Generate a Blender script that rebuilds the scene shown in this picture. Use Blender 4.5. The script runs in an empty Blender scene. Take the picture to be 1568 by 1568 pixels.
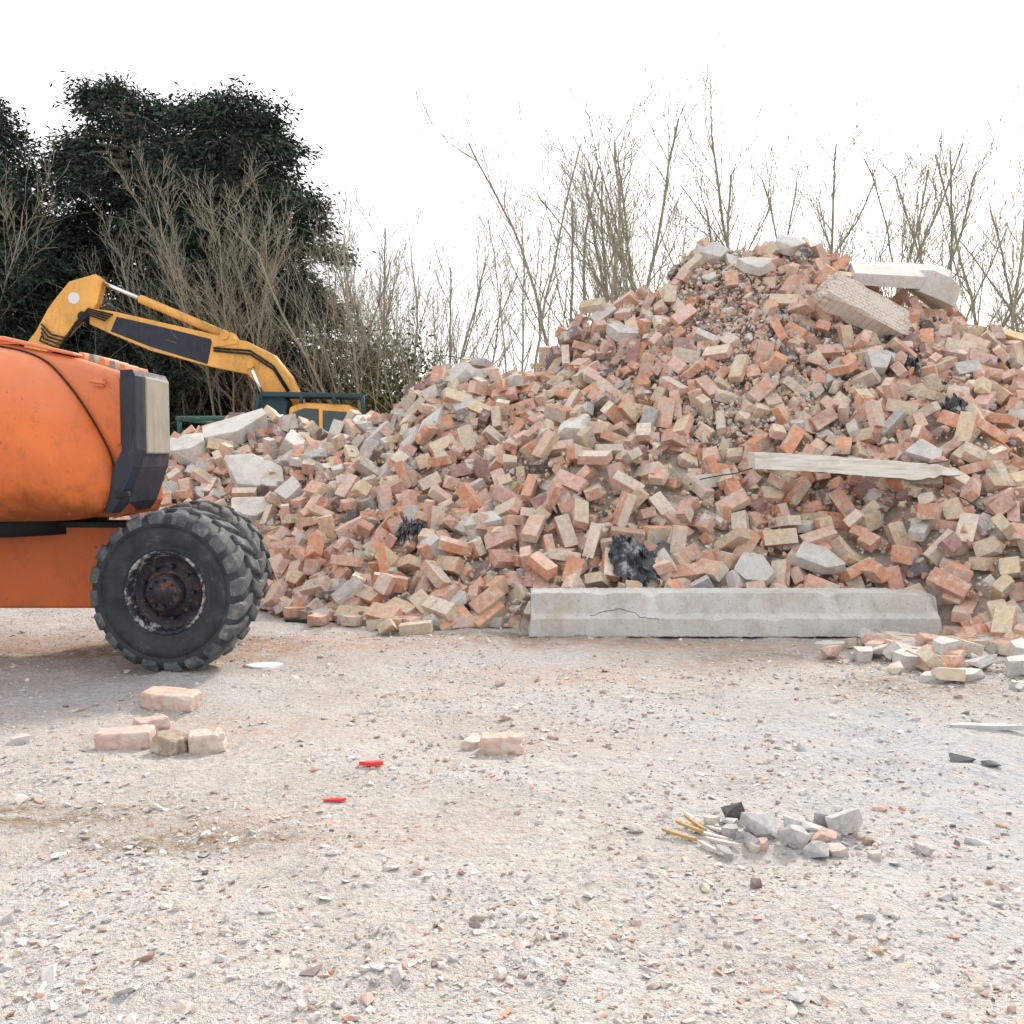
import bpy, bmesh, math, random
import numpy as np
from mathutils import Vector, Matrix, noise as mnoise
R = np.random.RandomState(7); random.seed(7)
scene = bpy.context.scene
COL = scene.collection

# ------------------------------------------------------------------ camera
cam = bpy.data.cameras.new("camera"); cam.lens = 35; cam.sensor_width = 36
cam.clip_start = 0.05; cam.clip_end = 2000
camo = bpy.data.objects.new("camera", cam); COL.objects.link(camo)
camo.location = (0, 0, 1.2); camo.rotation_euler = (math.radians(90-3.34), 0, 0)
scene.camera = camo
scene.view_settings.view_transform = 'Standard'
try: scene.view_settings.look = 'None'
except Exception: pass
scene.view_settings.exposure = 0

# ------------------------------------------------------------------ light
SUN_EL, SUN_AZ = 36, 26     # degrees, azimuth from +Y towards +X
w = bpy.data.worlds.new("World"); scene.world = w; w.use_nodes = True
nt = w.node_tree; nt.nodes.clear()
sky = nt.nodes.new('ShaderNodeTexSky'); sky.sky_type = 'NISHITA'; sky.sun_disc = False
sky.sun_elevation = math.radians(SUN_EL); sky.sun_rotation = math.radians(SUN_AZ)
sky.air_density = 1.0; sky.dust_density = 5.0; sky.ozone_density = 1.0
hs = nt.nodes.new('ShaderNodeHueSaturation'); hs.inputs['Saturation'].default_value = 0.4
mx = nt.nodes.new('ShaderNodeMix'); mx.data_type = 'RGBA'; mx.inputs[0].default_value = 0.62
mx.inputs[7].default_value = (12.6, 12.5, 12.5, 1)     # thin bright cloud veil
bg = nt.nodes.new('ShaderNodeBackground'); bg.inputs['Strength'].default_value = 0.15
out = nt.nodes.new('ShaderNodeOutputWorld')
nt.links.new(sky.outputs[0], hs.inputs['Color']); nt.links.new(hs.outputs[0], mx.inputs[6])
nt.links.new(mx.outputs[2], bg.inputs['Color']); nt.links.new(bg.outputs[0], out.inputs[0])
sun = bpy.data.lights.new("sun", 'SUN'); sun.energy = 3.7; sun.angle = math.radians(7); sun.color = (1, .92, .80)
suno = bpy.data.objects.new("sun", sun); COL.objects.link(suno)
az, el = math.radians(SUN_AZ), math.radians(SUN_EL)
sd = Vector((math.sin(az)*math.cos(el), math.cos(az)*math.cos(el), math.sin(el)))
suno.rotation_euler = sd.to_track_quat('Z', 'Y').to_euler(); suno.location = (0, 0, 30)

# ------------------------------------------------------------------ materials
def mat(name, build):
    m = bpy.data.materials.new(name); m.use_nodes = True
    n = m.node_tree; b = n.nodes['Principled BSDF']; build(n, b); return m
def node(n, t, **k):
    x = n.nodes.new(t)
    for a, v in k.items(): setattr(x, a, v)
    return x
def coords(n, kind='Object'): return node(n, 'ShaderNodeTexCoord').outputs[kind]
def noise(n, scale, detail=4, rough=.6, vec=None, dist=0):
    x = node(n, 'ShaderNodeTexNoise'); x.inputs['Scale'].default_value = scale
    x.inputs['Detail'].default_value = min(detail, 4); x.inputs['Roughness'].default_value = rough
    x.inputs['Distortion'].default_value = dist
    n.links.new(vec if vec is not None else coords(n), x.inputs['Vector']); return x.outputs['Fac']
def ramp(n, fac, stops):
    r = node(n, 'ShaderNodeValToRGB'); e = r.color_ramp.elements
    while len(e) < len(stops): e.new(.5)
    for i, (p, c) in enumerate(stops):
        e[i].position = p; e[i].color = (c, c, c, 1) if not hasattr(c, '__len__') else (*c, 1)
    n.links.new(fac, r.inputs['Fac']); return r.outputs['Color']
def mixc(n, fac, a, b, bt='MIX'):
    x = node(n, 'ShaderNodeMix', data_type='RGBA', blend_type=bt)
    for v, i in ((fac, 0), (a, 6), (b, 7)):
        if isinstance(v, (int, float)): x.inputs[i].default_value = v
        elif hasattr(v, '__len__'): x.inputs[i].default_value = (*v, 1)
        else: n.links.new(v, x.inputs[i])
    return x.outputs[2]
def bump(n, b, h, strength=.5, dist=.01):
    x = node(n, 'ShaderNodeBump'); x.inputs['Strength'].default_value = strength
    x.inputs['Distance'].default_value = dist
    n.links.new(h, x.inputs['Height']); n.links.new(x.outputs[0], b.inputs['Normal'])
def attr(n, name='col'):
    a = node(n, 'ShaderNodeAttribute'); a.attribute_name = name; return a.outputs['Color']
def setc(n, b, c, rough=.9, metal=0):
    if hasattr(c, '__len__'): b.inputs['Base Color'].default_value = (*c, 1)
    else: n.links.new(c, b.inputs['Base Color'])
    b.inputs['Roughness'].default_value = rough; b.inputs['Metallic'].default_value = metal
    b.inputs['Specular IOR Level'].default_value = .3

def m_brick(n, b):
    c = attr(n); v = coords(n)
    m1 = ramp(n, noise(n, 26, 3, .65, v), [(.3, .76), (.7, 1.14)])
    c2 = mixc(n, 1, c, m1, 'MULTIPLY')
    f = noise(n, 9, 4, .72, v)
    c3 = mixc(n, ramp(n, f, [(.52, 0), (.62, .7)]), c2, (.62, .56, .49))
    c4 = mixc(n, ramp(n, f, [(.30, .6), (.37, 0)]), c3, (.26, .19, .16))
    setc(n, b, c4, .93); bump(n, b, noise(n, 110, 3, .7, v), .7, .006)
M_BRICK = mat("brick_material", m_brick)
def m_frag(n, b):
    v = coords(n)
    c = mixc(n, 1, attr(n), ramp(n, noise(n, 60, 3, .65, v), [(.3, .72), (.7, 1.12)]), 'MULTIPLY')
    setc(n, b, c, .93)
M_FRAG = mat("fragment_material", m_frag)
def m_conc(n, b):
    v = coords(n)
    c = ramp(n, noise(n, 5, 4, .75, v), [(.25, (.40, .385, .36)), (.5, (.57, .555, .53)), (.75, (.66, .65, .63))])
    c = mixc(n, ramp(n, noise(n, 55, 2, .6, v), [(.3, .55), (.4, 0)]), c, (.28, .25, .22))
    c = mixc(n, ramp(n, noise(n, 2.6, 4, .7, v), [(.54, 0), (.66, .6)]), c, (.42, .34, .26))
    setc(n, b, c, .9); bump(n, b, noise(n, 60, 4, .75, v), .7, .01)
M_CONC = mat("concrete_material", m_conc)
def m_core(n, b):
    c = ramp(n, noise(n, 14, 4, .75), [(.3, (.22, .17, .14)), (.5, (.40, .35, .30)), (.7, (.52, .47, .42))])
    setc(n, b, c, 1)
M_CORE = mat("rubble_dust_material", m_core)
def m_ground(n, b):
    v = coords(n)
    base = ramp(n, noise(n, 1.3, 4, .7, v), [(.32, (.46, .42, .385)), (.46, (.535, .505, .475)), (.56, (.575, .55, .525)), (.68, (.53, .53, .53))])
    fn = noise(n, 30, 4, .9, v)
    fine = ramp(n, fn, [(.30, .50), (.42, .87), (.55, 1.03), (.75, 1.20)])
    c = mixc(n, 1, base, fine, 'MULTIPLY')
    vo = node(n, 'ShaderNodeTexVoronoi'); vo.inputs['Scale'].default_value = 65; n.links.new(v, vo.inputs['Vector'])
    hsv = node(n, 'ShaderNodeSeparateColor'); n.links.new(vo.outputs['Color'], hsv.inputs[0])
    stone = ramp(n, hsv.outputs[0], [(0, (.22, .21, .21)), (.2, (.45, .44, .44)), (.55, (.57, .555, .54)), (.82, (.50, .38, .32)), (1, (.68, .67, .65))])
    mid = noise(n, 7, 4, .8, v)
    c = mixc(n, ramp(n, mid, [(.40, .08), (.60, .65)]), c, stone)
    pa = node(n, 'ShaderNodeSeparateColor'); n.links.new(attr(n, 'patch'), pa.inputs[0])
    brk = ramp(n, noise(n, 11, 4, .8, v), [(.38, .1), (.56, 1)])
    for ch, colr in ((0, (.48, .32, .24)), (1, (.27, .205, .14)), (2, (.47, .485, .51))):
        fm = node(n, 'ShaderNodeMath', operation='MULTIPLY'); n.links.new(pa.outputs[ch], fm.inputs[0]); n.links.new(brk, fm.inputs[1])
        c = mixc(n, fm.outputs[0], c, mixc(n, 1, colr, fine, 'MULTIPLY'))
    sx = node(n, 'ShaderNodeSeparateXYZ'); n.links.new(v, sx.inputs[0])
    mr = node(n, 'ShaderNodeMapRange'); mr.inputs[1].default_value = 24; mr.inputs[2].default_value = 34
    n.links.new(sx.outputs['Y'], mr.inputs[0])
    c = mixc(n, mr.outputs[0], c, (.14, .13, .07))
    setc(n, b, c, .95)
    h = node(n, 'ShaderNodeMath', operation='MULTIPLY_ADD'); n.links.new(mid, h.inputs[0]); h.inputs[1].default_value = 1.6
    n.links.new(fn, h.inputs[2]); bump(n, b, h.outputs[0], 1.0, .026)
M_GROUND = mat("ground_material", m_ground)
def paint(col, dark, scale=3.0, rough=.42, wear=.5, streak=.25):
    def f(n, b):
        v = coords(n)
        fade = ramp(n, noise(n, scale, 4, .6, v), [(.3, .82), (.7, 1.12)])
        c = mixc(n, 1, col, fade, 'MULTIPLY')
        mp = node(n, 'ShaderNodeMapping'); mp.inputs['Scale'].default_value = (1, 1, streak); n.links.new(v, mp.inputs[0])
        st = ramp(n, noise(n, scale*5, 4, .75, mp.outputs[0]), [(.53, 0), (.72, wear)])
        c = mixc(n, st, c, dark)
        sp = ramp(n, noise(n, scale*16, 3, .6, v), [(.67, 0), (.72, .8)])
        c = mixc(n, sp, c, dark)
        setc(n, b, c, rough)
        n.links.new(ramp(n, noise(n, scale*4, 3, .6, v), [(.3, rough-.08), (.7, rough+.25)]), b.inputs['Roughness'])
        bump(n, b, noise(n, scale*3, 3, .5, v), .12, .01)
    return f
def m_orange(n, b):
    v = coords(n)
    paint((.72, .18, .05), (.20, .075, .035), 2.2, .38, .38, .7)(n, b)
    prev = b.inputs['Base Color'].links[0].from_socket
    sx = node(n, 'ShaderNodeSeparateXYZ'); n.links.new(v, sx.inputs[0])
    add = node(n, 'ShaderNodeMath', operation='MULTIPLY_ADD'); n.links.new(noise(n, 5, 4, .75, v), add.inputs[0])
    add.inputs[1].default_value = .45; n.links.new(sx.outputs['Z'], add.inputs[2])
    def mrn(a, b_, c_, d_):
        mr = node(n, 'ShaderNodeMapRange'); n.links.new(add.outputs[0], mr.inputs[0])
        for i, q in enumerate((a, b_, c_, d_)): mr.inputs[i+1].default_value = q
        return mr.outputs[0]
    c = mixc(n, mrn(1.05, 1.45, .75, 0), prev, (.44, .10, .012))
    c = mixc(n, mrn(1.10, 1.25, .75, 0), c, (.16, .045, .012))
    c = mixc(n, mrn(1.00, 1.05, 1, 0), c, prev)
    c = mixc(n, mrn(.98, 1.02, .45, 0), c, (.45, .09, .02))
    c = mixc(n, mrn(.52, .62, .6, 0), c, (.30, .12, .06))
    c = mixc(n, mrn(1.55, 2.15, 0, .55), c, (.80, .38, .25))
    n.links.new(c, b.inputs['Base Color'])
M_ORANGE = mat("orange_paint", m_orange)
M_YELLOW = mat("yellow_paint", paint((.82, .42, .11), (.18, .11, .05), 1.2, .45, .45))
M_DARK = mat("dark_plastic", paint((.028, .034, .05), (.12, .11, .10), 4, .5, .35))
M_BEIGE = mat("worn_beige_plate", paint((.31, .285, .23), (.14, .12, .09), 5, .55, .6))
M_BLACK = mat("black_metal", paint((.02, .02, .022), (.07, .06, .05), 4, .6, .5))
M_GREEN = mat("green_paint", paint((.03, .10, .08), (.2, .08, .04), 3, .5, .8))
M_TEAL = mat("teal_dark_paint", paint((.025, .06, .075), (.08, .07, .06), 2, .45, .3))
M_CHROME = mat("chrome", lambda n, b: setc(n, b, (.8, .8, .8), .2, 1))
M_GLASS = mat("cab_glass", lambda n, b: setc(n, b, (.06, .08, .085), .06))
M_WHITE = mat("white_paint", lambda n, b: setc(n, b, (.72, .72, .71), .5))
M_RED = mat("red_plastic", lambda n, b: setc(n, b, (.75, .05, .05), .4))
def m_tyre(n, b):
    v = coords(n)
    c = ramp(n, noise(n, 7, 4, .75, v), [(.35, (.020, .026, .032)), (.60, (.042, .050, .056)), (.80, (.15, .15, .145))])
    setc(n, b, c, .7); bump(n, b, noise(n, 60, 3, .7, v), .35, .004)
M_TYRE = mat("tyre_rubber", m_tyre)
def m_tread(n, b):
    c = ramp(n, noise(n, 10, 4, .75), [(.3, (.035, .042, .048)), (.55, (.12, .127, .133)), (.75, (.30, .295, .29))])
    setc(n, b, c, .85); bump(n, b, noise(n, 50, 3, .7), .5, .006)
M_TREAD = mat("tyre_tread", m_tread)
def m_rim(n, b):
    v = coords(n)
    c = ramp(n, noise(n, 16, 4, .8, v), [(.3, (.010, .011, .016)), (.56, (.028, .028, .036)), (.62, (.17, .055, .035)), (.67, (.04, .04, .05)), (.8, (.35, .34, .33))])
    setc(n, b, c, .45); bump(n, b, noise(n, 40, 3, .7, v), .4, .004)
M_RIM = mat("rusty_rim", m_rim)
def m_rim2(n, b):
    c = ramp(n, noise(n, 11, 4, .85), [(.40, (.018, .020, .028)), (.52, (.05, .052, .06)), (.60, (.36, .355, .35)), (.75, (.5, .49, .48))])
    setc(n, b, c, .6)
M_RIMEDGE = mat("dusty_rim_edge", m_rim2)
def m_wood(n, b):
    mp = node(n, 'ShaderNodeMapping'); mp.inputs['Scale'].default_value = (1, 12, 12); n.links.new(coords(n), mp.inputs[0])
    c = ramp(n, noise(n, 4, 4, .7, mp.outputs[0]), [(.3, (.42, .38, .33)), (.5, (.62, .59, .54)), (.75, (.70, .68, .64))])
    c = mixc(n, ramp(n, noise(n, 2.5, 3, .7), [(.55, 0), (.65, .5)]), c, (.40, .31, .22))
    setc(n, b, c, .8); bump(n, b, noise(n, 8, 4, .6, mp.outputs[0]), .4, .004)
M_WOOD = mat("weathered_timber", m_wood)
M_OCHRE = mat("ochre_timber", paint((.45, .30, .14), (.25, .15, .08), 3, .7, .5))
def m_bark(n, b):
    c = ramp(n, noise(n, 5, 2, .7), [(.3, (.22, .20, .15)), (.7, (.38, .355, .28))])
    setc(n, b, c, .95)
M_BARK = mat("bark", m_bark)
def m_leaf(n, b):
    setc(n, b, attr(n), .75)
M_LEAF = mat("conifer_foliage", m_leaf)
def m_plastic(n, b):
    c = ramp(n, noise(n, 12, 4, .7), [(.4, (.02, .023, .03)), (.55, (.07, .08, .09)), (.68, (.40, .40, .40))])
    setc(n, b, c, .4)
M_TARP = mat("black_plastic_sheet", m_plastic)
def m_masonry(n, b):
    v = coords(n)
    mp = node(n, 'ShaderNodeMapping'); mp.inputs['Rotation'].default_value = (math.radians(90), 0, 0); n.links.new(v, mp.inputs[0])
    br = node(n, 'ShaderNodeTexBrick'); n.links.new(mp.outputs[0], br.inputs[0])
    br.inputs['Color1'].default_value = (.66, .56, .48, 1); br.inputs['Color2'].default_value = (.60, .51, .44, 1)
    br.inputs['Mortar'].default_value = (.33, .28, .24, 1); br.inputs['Scale'].default_value = 1
    br.inputs['Mortar Size'].default_value = .004; br.inputs['Brick Width'].default_value = .06; br.inputs['Row Height'].default_value = .032
    c = mixc(n, ramp(n, noise(n, 10, 4, .75, v), [(.42, 0), (.6, .9)]), br.outputs['Color'], (.60, .57, .52))
    setc(n, b, c, .95); bump(n, b, br.outputs['Fac'], -.5, .006)
M_MASON = mat("ribbed_brickwork", m_masonry)

# ------------------------------------------------------------------ helpers
def empty(name, loc=(0, 0, 0)):
    o = bpy.data.objects.new(name, None); COL.objects.link(o); o.location = loc; o.empty_display_size = .2; return o
def link(o, parent=None):
    COL.objects.link(o)
    if parent is not None:
        o.parent = parent; o.matrix_parent_inverse = Matrix.Translation(-Vector(parent.location))
    return o
def trimesh(name, V, F, C, m, parent=None, k=3):
    V = np.asarray(V, np.float32); F = np.asarray(F, np.int32); me = bpy.data.meshes.new(name)
    me.vertices.add(len(V)); me.vertices.foreach_set('co', V.ravel())
    me.loops.add(F.size); me.loops.foreach_set('vertex_index', F.ravel())
    me.polygons.add(len(F)); me.polygons.foreach_set('loop_start', np.arange(0, F.size, k, dtype=np.int32))
    me.polygons.foreach_set('loop_total', np.full(len(F), k, np.int32))
    if C is not None:
        a = me.attributes.new('col', 'FLOAT_COLOR', 'FACE')
        cc = np.ones((len(F), 4), np.float32); cc[:, :3] = C; a.data.foreach_set('color', cc.ravel())
    me.update(calc_edges=True); me.shade_flat(); me.materials.append(m)
    return link(bpy.data.objects.new(name, me), parent)
def bm_obj(name, bm, m, parent=None, bevel=0, smooth=False, seg=2):
    bmesh.ops.recalc_face_normals(bm, faces=bm.faces)
    me = bpy.data.meshes.new(name); bm.to_mesh(me); bm.free(); me.materials.append(m)
    if smooth:
        for p in me.polygons: p.use_smooth = True
    o = link(bpy.data.objects.new(name, me), parent)
    if bevel:
        md = o.modifiers.new("bevel", 'BEVEL'); md.width = bevel; md.segments = seg; md.limit_method = 'ANGLE'
    return o
def prism(name, pts, y0, y1, m, parent=None, bevel=0.01):
    bm = bmesh.new(); a = [bm.verts.new((x, y0, z)) for x, z in pts]; b = [bm.verts.new((x, y1, z)) for x, z in pts]
    bm.faces.new(a); bm.faces.new(b[::-1]); n = len(pts)
    for i in range(n): bm.faces.new((a[i], a[(i+1) % n], b[(i+1) % n], b[i]))
    return bm_obj(name, bm, m, parent, bevel)
def loft(name, rings, m, parent=None, bevel=0, smooth=False):
    bm = bmesh.new(); vs = [[bm.verts.new(p) for p in r] for r in rings]; n = len(rings[0])
    for r0, r1 in zip(vs, vs[1:]):
        for i in range(n): bm.faces.new((r0[i], r0[(i+1) % n], r1[(i+1) % n], r1[i]))
    bm.faces.new(vs[0]); bm.faces.new(vs[-1][::-1])
    return bm_obj(name, bm, m, parent, bevel, smooth)
def tube(name, pts, r, m, parent=None, n=10):
    pts = [Vector(p) for p in pts]; bm = bmesh.new(); rr = r if hasattr(r, '__len__') else [r]*len(pts)
    rings = []
    for i, p in enumerate(pts):
        d = (pts[min(i+1, len(pts)-1)]-pts[max(i-1, 0)]).normalized()
        u = d.cross(Vector((0.13, .98, .1))).normalized(); v = d.cross(u)
        rings.append([bm.verts.new(p+(u*math.cos(2*math.pi*k/n)+v*math.sin(2*math.pi*k/n))*rr[i]) for k in range(n)])
    for a, b in zip(rings, rings[1:]):
        for k in range(n): bm.faces.new((a[k], a[(k+1) % n], b[(k+1) % n], b[k]))
    bm.faces.new(rings[0]); bm.faces.new(rings[-1][::-1])
    o = bm_obj(name, bm, m, parent)
    for p in o.data.polygons: p.use_smooth = len(p.vertices) == 4
    return o
TAB = R.rand(256, 256)
def vnoise(x, y, s, off=0):
    x = np.asarray(x, float)*s+off*17.3+1000; y = np.asarray(y, float)*s+off*9.1+1000
    xi = np.floor(x).astype(int); yi = np.floor(y).astype(int); fx = x-xi; fy = y-yi
    fx = fx*fx*(3-2*fx); fy = fy*fy*(3-2*fy); g = lambda a, b: TAB[a % 256, b % 256]
    return (g(xi, yi)*(1-fx)+g(xi+1, yi)*fx)*(1-fy)+(g(xi, yi+1)*(1-fx)+g(xi+1, yi+1)*fx)*fy

# ------------------------------------------------------------------ ground
def ground_h(X, Y):
    X = np.asarray(X, float); Y = np.asarray(Y, float)
    near = np.clip(1-(np.hypot(X, Y)-12)/10, 0, 1)
    return near*((vnoise(X, Y, .8, 1)-.5)*.05+(vnoise(X, Y, 3.1, 2)-.5)*.034+(vnoise(X, Y, 9, 3)-.5)*.020)
gx = np.concatenate([-np.geomspace(6, 700, 26)[::-1], np.arange(-5.95, 5.96, .04), np.geomspace(6, 700, 26)])
gy = np.concatenate([-np.geomspace(.8, 300, 16)[::-1], np.arange(-.5, 1.5, .5), np.arange(1.6, 9, .04), np.geomspace(9.05, 1200, 40)])
GX, GY = np.meshgrid(gx, gy); GZ = ground_h(GX, GY)
nx, ny = len(gx), len(gy); idx = np.arange(nx*ny).reshape(ny, nx)
F = np.stack([idx[:-1, :-1], idx[:-1, 1:], idx[1:, 1:], idx[1:, :-1]], -1).reshape(-1, 4)
g = trimesh("ground", np.stack([GX, GY, GZ], -1).reshape(-1, 3), F, None, M_GROUND, None, 4)
g.data.shade_smooth()
def blobs(L):
    a = np.zeros_like(GX)
    for x, y, rx, ry, s in L: a = np.maximum(a, s*np.exp(-(((GX-x)/rx)**2+((GY-y)/ry)**2)**1.3))
    return np.clip(a*(.5+.9*vnoise(GX, GY, 5, 15))*1.1, 0, 1)
pc = np.ones((ny, nx, 4), np.float32)
pc[..., 0] = blobs([(-1.5, 6.1, 1.3, .55, .9), (-2.6, 6.2, 1.2, .6, .9), (.2, 5.35, .7, .25, .6), (.9, 6.2, 1.6, .22, .9), (1.3, 5.6, .9, .2, .5), (-.5, 5.0, .5, .2, .4), (-1.2, 4.3, .7, .3, .4), (.3, 4.1, .6, .25, .3), (-.6, 3.1, .6, .2, .35)])
pc[..., 1] = blobs([(2.1, 4.95, .55, .4, .95), (2.75, 4.55, .5, .35, 1), (1.6, 5.8, .7, .2, .6), (-1.6, 3.25, .5, .13, .95), (-1.0, 3.02, .45, .1, .8), (-2.5, 5.9, .5, .2, .7), (.2, 6.45, .9, .12, 1), (3.0, 5.1, .4, .3, .9)])
pc[..., 2] = blobs([(1.8, 3.9, 1.3, 1.0, .8), (2.0, 3.0, 1.0, .6, .7), (-.6, 5.7, .8, .3, .4), (-2.0, 4.9, .9, .3, .4), (.8, 4.7, .8, .3, .5)])
at = g.data.attributes.new('patch', 'FLOAT_COLOR', 'POINT'); at.data.foreach_set('color', pc.ravel())

# ------------------------------------------------------------------ templates
def hull(P):
    bm = bmesh.new(); vs = [bm.verts.new(p) for p in P]
    bmesh.ops.convex_hull(bm, input=vs)
    bmesh.ops.delete(bm, geom=[v for v in bm.verts if not v.link_faces], context='VERTS')
    bmesh.ops.triangulate(bm, faces=bm.faces); bmesh.ops.recalc_face_normals(bm, faces=bm.faces)
    bm.verts.index_update(); bm.verts.ensure_lookup_table()
    V = np.array([v.co[:] for v in bm.verts]); T = np.array([[v.index for v in f.verts] for f in bm.faces])
    N = np.array([f.normal[:] for f in bm.faces]); bm.free(); return V, T, N
def brick_t(kind):
    L, W, H = .1125, .0535, .0345
    x0 = -L; x1 = L if kind == 0 else L*random.uniform(-.1, .6)
    P = []
    for sx in (0, 1):
        for sy in (-1, 1):
            for sz in (-1, 1):
                broken = (kind == 1 and sx == 1)
                cx = (x1 if sx else x0)+(random.uniform(-.028, .028) if broken else random.uniform(-.002, .002))
                c = Vector((cx, sy*W, sz*H)); ch = random.uniform(.002, .007)
                if random.random() < .18: ch = random.uniform(.010, .028)
                inn = (-1 if sx else 1, -sy, -sz)
                for a in range(3):
                    q = c.copy(); o = [0, 0, 0]
                    o[a] = ch*random.uniform(.6, 1.3)*inn[a]
                    o[(a+1) % 3] = .001*inn[(a+1) % 3]; q += Vector(o); P.append(q)
    if kind == 1:
        for _ in range(3): P.append(Vector((x1+random.uniform(0, .018), random.uniform(-.03, .03), random.uniform(-.02, .02))))
    V, T, N = hull(P); V[:, 0] -= (x0+x1)/2; return V, T, N
BR = [brick_t(0) for _ in range(18)]+[brick_t(1) for _ in range(9)]
def chunk_t():
    P = []
    for _ in range(12):
        v = Vector((random.gauss(0, 1), random.gauss(0, 1), random.gauss(0, 1))).normalized()
        k = max(abs(v.x), abs(v.y), abs(v.z)); v = v/k**.6
        P.append(v*random.uniform(.7, 1))
    return hull(P)
CH = [chunk_t() for _ in range(20)]
def slab_t():
    P = []; n = random.randint(4, 6); off = random.uniform(0, 6)
    for i in range(n):
        a = off+(i+random.uniform(-.3, .3))*2*math.pi/n; r = random.uniform(.75, 1.1)
        for z in (-1, 1):
            k = r+random.uniform(-.15, .08)
            P.append(Vector((math.cos(a)*k, math.sin(a)*k, z*random.uniform(.75, 1))))
            P.append(Vector((math.cos(a+.12)*k*.97, math.sin(a+.12)*k*.97, z*.85)))
    return hull(P)
SL = [slab_t() for _ in range(14)]
def frames(nrm, spread):
    n = len(nrm); b = nrm+R.normal(size=(n, 3))*np.asarray(spread).reshape(-1, 1)
    b /= np.linalg.norm(b, axis=1, keepdims=True)
    r = R.normal(size=(n, 3)); t = r-(r*b).sum(1, keepdims=True)*b; t /= np.linalg.norm(t, axis=1, keepdims=True)
    return np.stack([t, np.cross(b, t), b], -1)
def instances(temps, pos, rot, scl, colfun):
    Vs, Fs, Cs = [], [], []; off = 0; pick = R.randint(len(temps), size=len(pos))
    for ti, (V, T, N) in enumerate(temps):
        ids = np.where(pick == ti)[0]
        if not len(ids): continue
        P = np.einsum('nij,nkj->nki', rot[ids], V[None]*scl[ids][:, None, :])+pos[ids][:, None, :]
        Vs.append(P.reshape(-1, 3)); k = len(V)
        Fs.append((T[None]+(np.arange(len(ids))*k)[:, None, None]+off).reshape(-1, 3)); off += k*len(ids)
        Cs.append(colfun(ids, N).reshape(-1, 3))
    return np.concatenate(Vs), np.concatenate(Fs), np.concatenate(Cs)

# ------------------------------------------------------------------ pile surface
FX = [-8, -2.2, -1.8, -1.4, -.9, 0, .2, 2.75, 3.0, 3.5, 9]; FY = [8.6, 8.1, 7.6, 7.15, 6.9, 6.75, 6.6, 6.65, 6.25, 5.9, 5.9]
def pile_h(X, Y):
    X = np.asarray(X, float); Y = np.asarray(Y, float)
    H = np.interp(X, [-8, -5, -3.5, -2.6, -1.9, -1.2, -.7, .1, .4, .62, 1.2, 1.55, 1.75, 2.2, 2.9, 3.4, 4.3, 4.9, 6, 9],
                  [.9, 1.3, 1.5, 1.52, 1.45, 1.58, 1.88, 2.04, 2.3, 2.55, 2.72, 2.85, 3.12, 3.28, 3.2, 2.95, 2.6, 2.1, 1.5, .2])
    c = np.interp(X, [-8, -3.5, -2, -1.2, 0, 1.7, 3, 5, 9], [11.5, 11, 10.6, 10.1, 9.8, 10.2, 10.2, 9.7, 9.5])
    f = np.interp(X, FX, FY)
    t = (Y-f)/(c-f); z = np.minimum(H*t, H-(Y-c)*.8)
    k = np.clip(t*2.5, 0, 1)
    return z+k*((vnoise(X, Y, .9, 5)-.5)*.3+(vnoise(X, Y, 2.3, 6)-.5)*.2+(vnoise(X, Y, 5, 7)-.5)*.08)
def pile_n(X, Y):
    e = .06; dx = (pile_h(X+e, Y)-pile_h(X-e, Y))/(2*e); dy = (pile_h(X, Y+e)-pile_h(X, Y-e))/(2*e)
    n = np.stack([-dx, -dy, np.ones_like(dx)], -1); return n/np.linalg.norm(n, axis=-1, keepdims=True)
def beam_zone(X, Y): return (X > -.02) & (X < 2.93) & (Y < 6.80)
pile = empty("rubble_pile", (1, 8.5, 0))
xs = np.arange(-8, 9.01, .07); ys = np.arange(5.6, 14.6, .07); PX, PY = np.meshgrid(xs, ys)
PZ = pile_h(PX, PY)-.06+(vnoise(PX, PY, 9, 8)-.5)*.05; PZ = np.maximum(PZ, -.12)
idx = np.arange(PX.size).reshape(PX.shape)
F = np.stack([idx[:-1, :-1], idx[:-1, 1:], idx[1:, 1:], idx[1:, :-1]], -1).reshape(-1, 4)
trimesh("dust_core", np.stack([PX, PY, PZ], -1).reshape(-1, 3), F, None, M_CORE, pile, 4)

def poisson(n, r, x0, x1, y0, y1):
    X = R.uniform(x0, x1, n); Y = R.uniform(y0, y1, n); Z = pile_h(X, Y); ok = Z > .0
    ok &= ~beam_zone(X, Y)
    X, Y, Z = X[ok], Y[ok], Z[ok]; grid = {}; keep = []; r2 = r*r
    for i in range(len(X)):
        a, b, c = X[i], Y[i], Z[i]; k = (int(a//r), int(b//r), int(c//r)); bad = False
        for dx in (-1, 0, 1):
            for dy in (-1, 0, 1):
                for dz in (-1, 0, 1):
                    for j in grid.get((k[0]+dx, k[1]+dy, k[2]+dz), ()):
                        if (X[j]-a)**2+(Y[j]-b)**2+(Z[j]-c)**2 < r2: bad = True; break
                    if bad: break
                if bad: break
            if bad: break
        if not bad: grid.setdefault(k, []).append(i); keep.append(i)
    k = np.array(keep); return X[k], Y[k], Z[k]
SAL = np.array([[.65, .40, .30], [.62, .35, .25], [.68, .47, .37], [.64, .33, .21], [.58, .38, .31], [.67, .46, .39]])
CRE = np.array([[.66, .55, .41], [.63, .51, .36], [.69, .60, .49], [.62, .54, .44]])
GRY = np.array([[.54, .52, .49], [.46, .45, .44], [.62, .60, .58]])
DRK = np.array([[.34, .21, .20], [.27, .20, .19], [.40, .27, .25], [.14, .13, .13]])
def pick(pal, n): return pal[R.randint(len(pal), size=n)]
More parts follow.
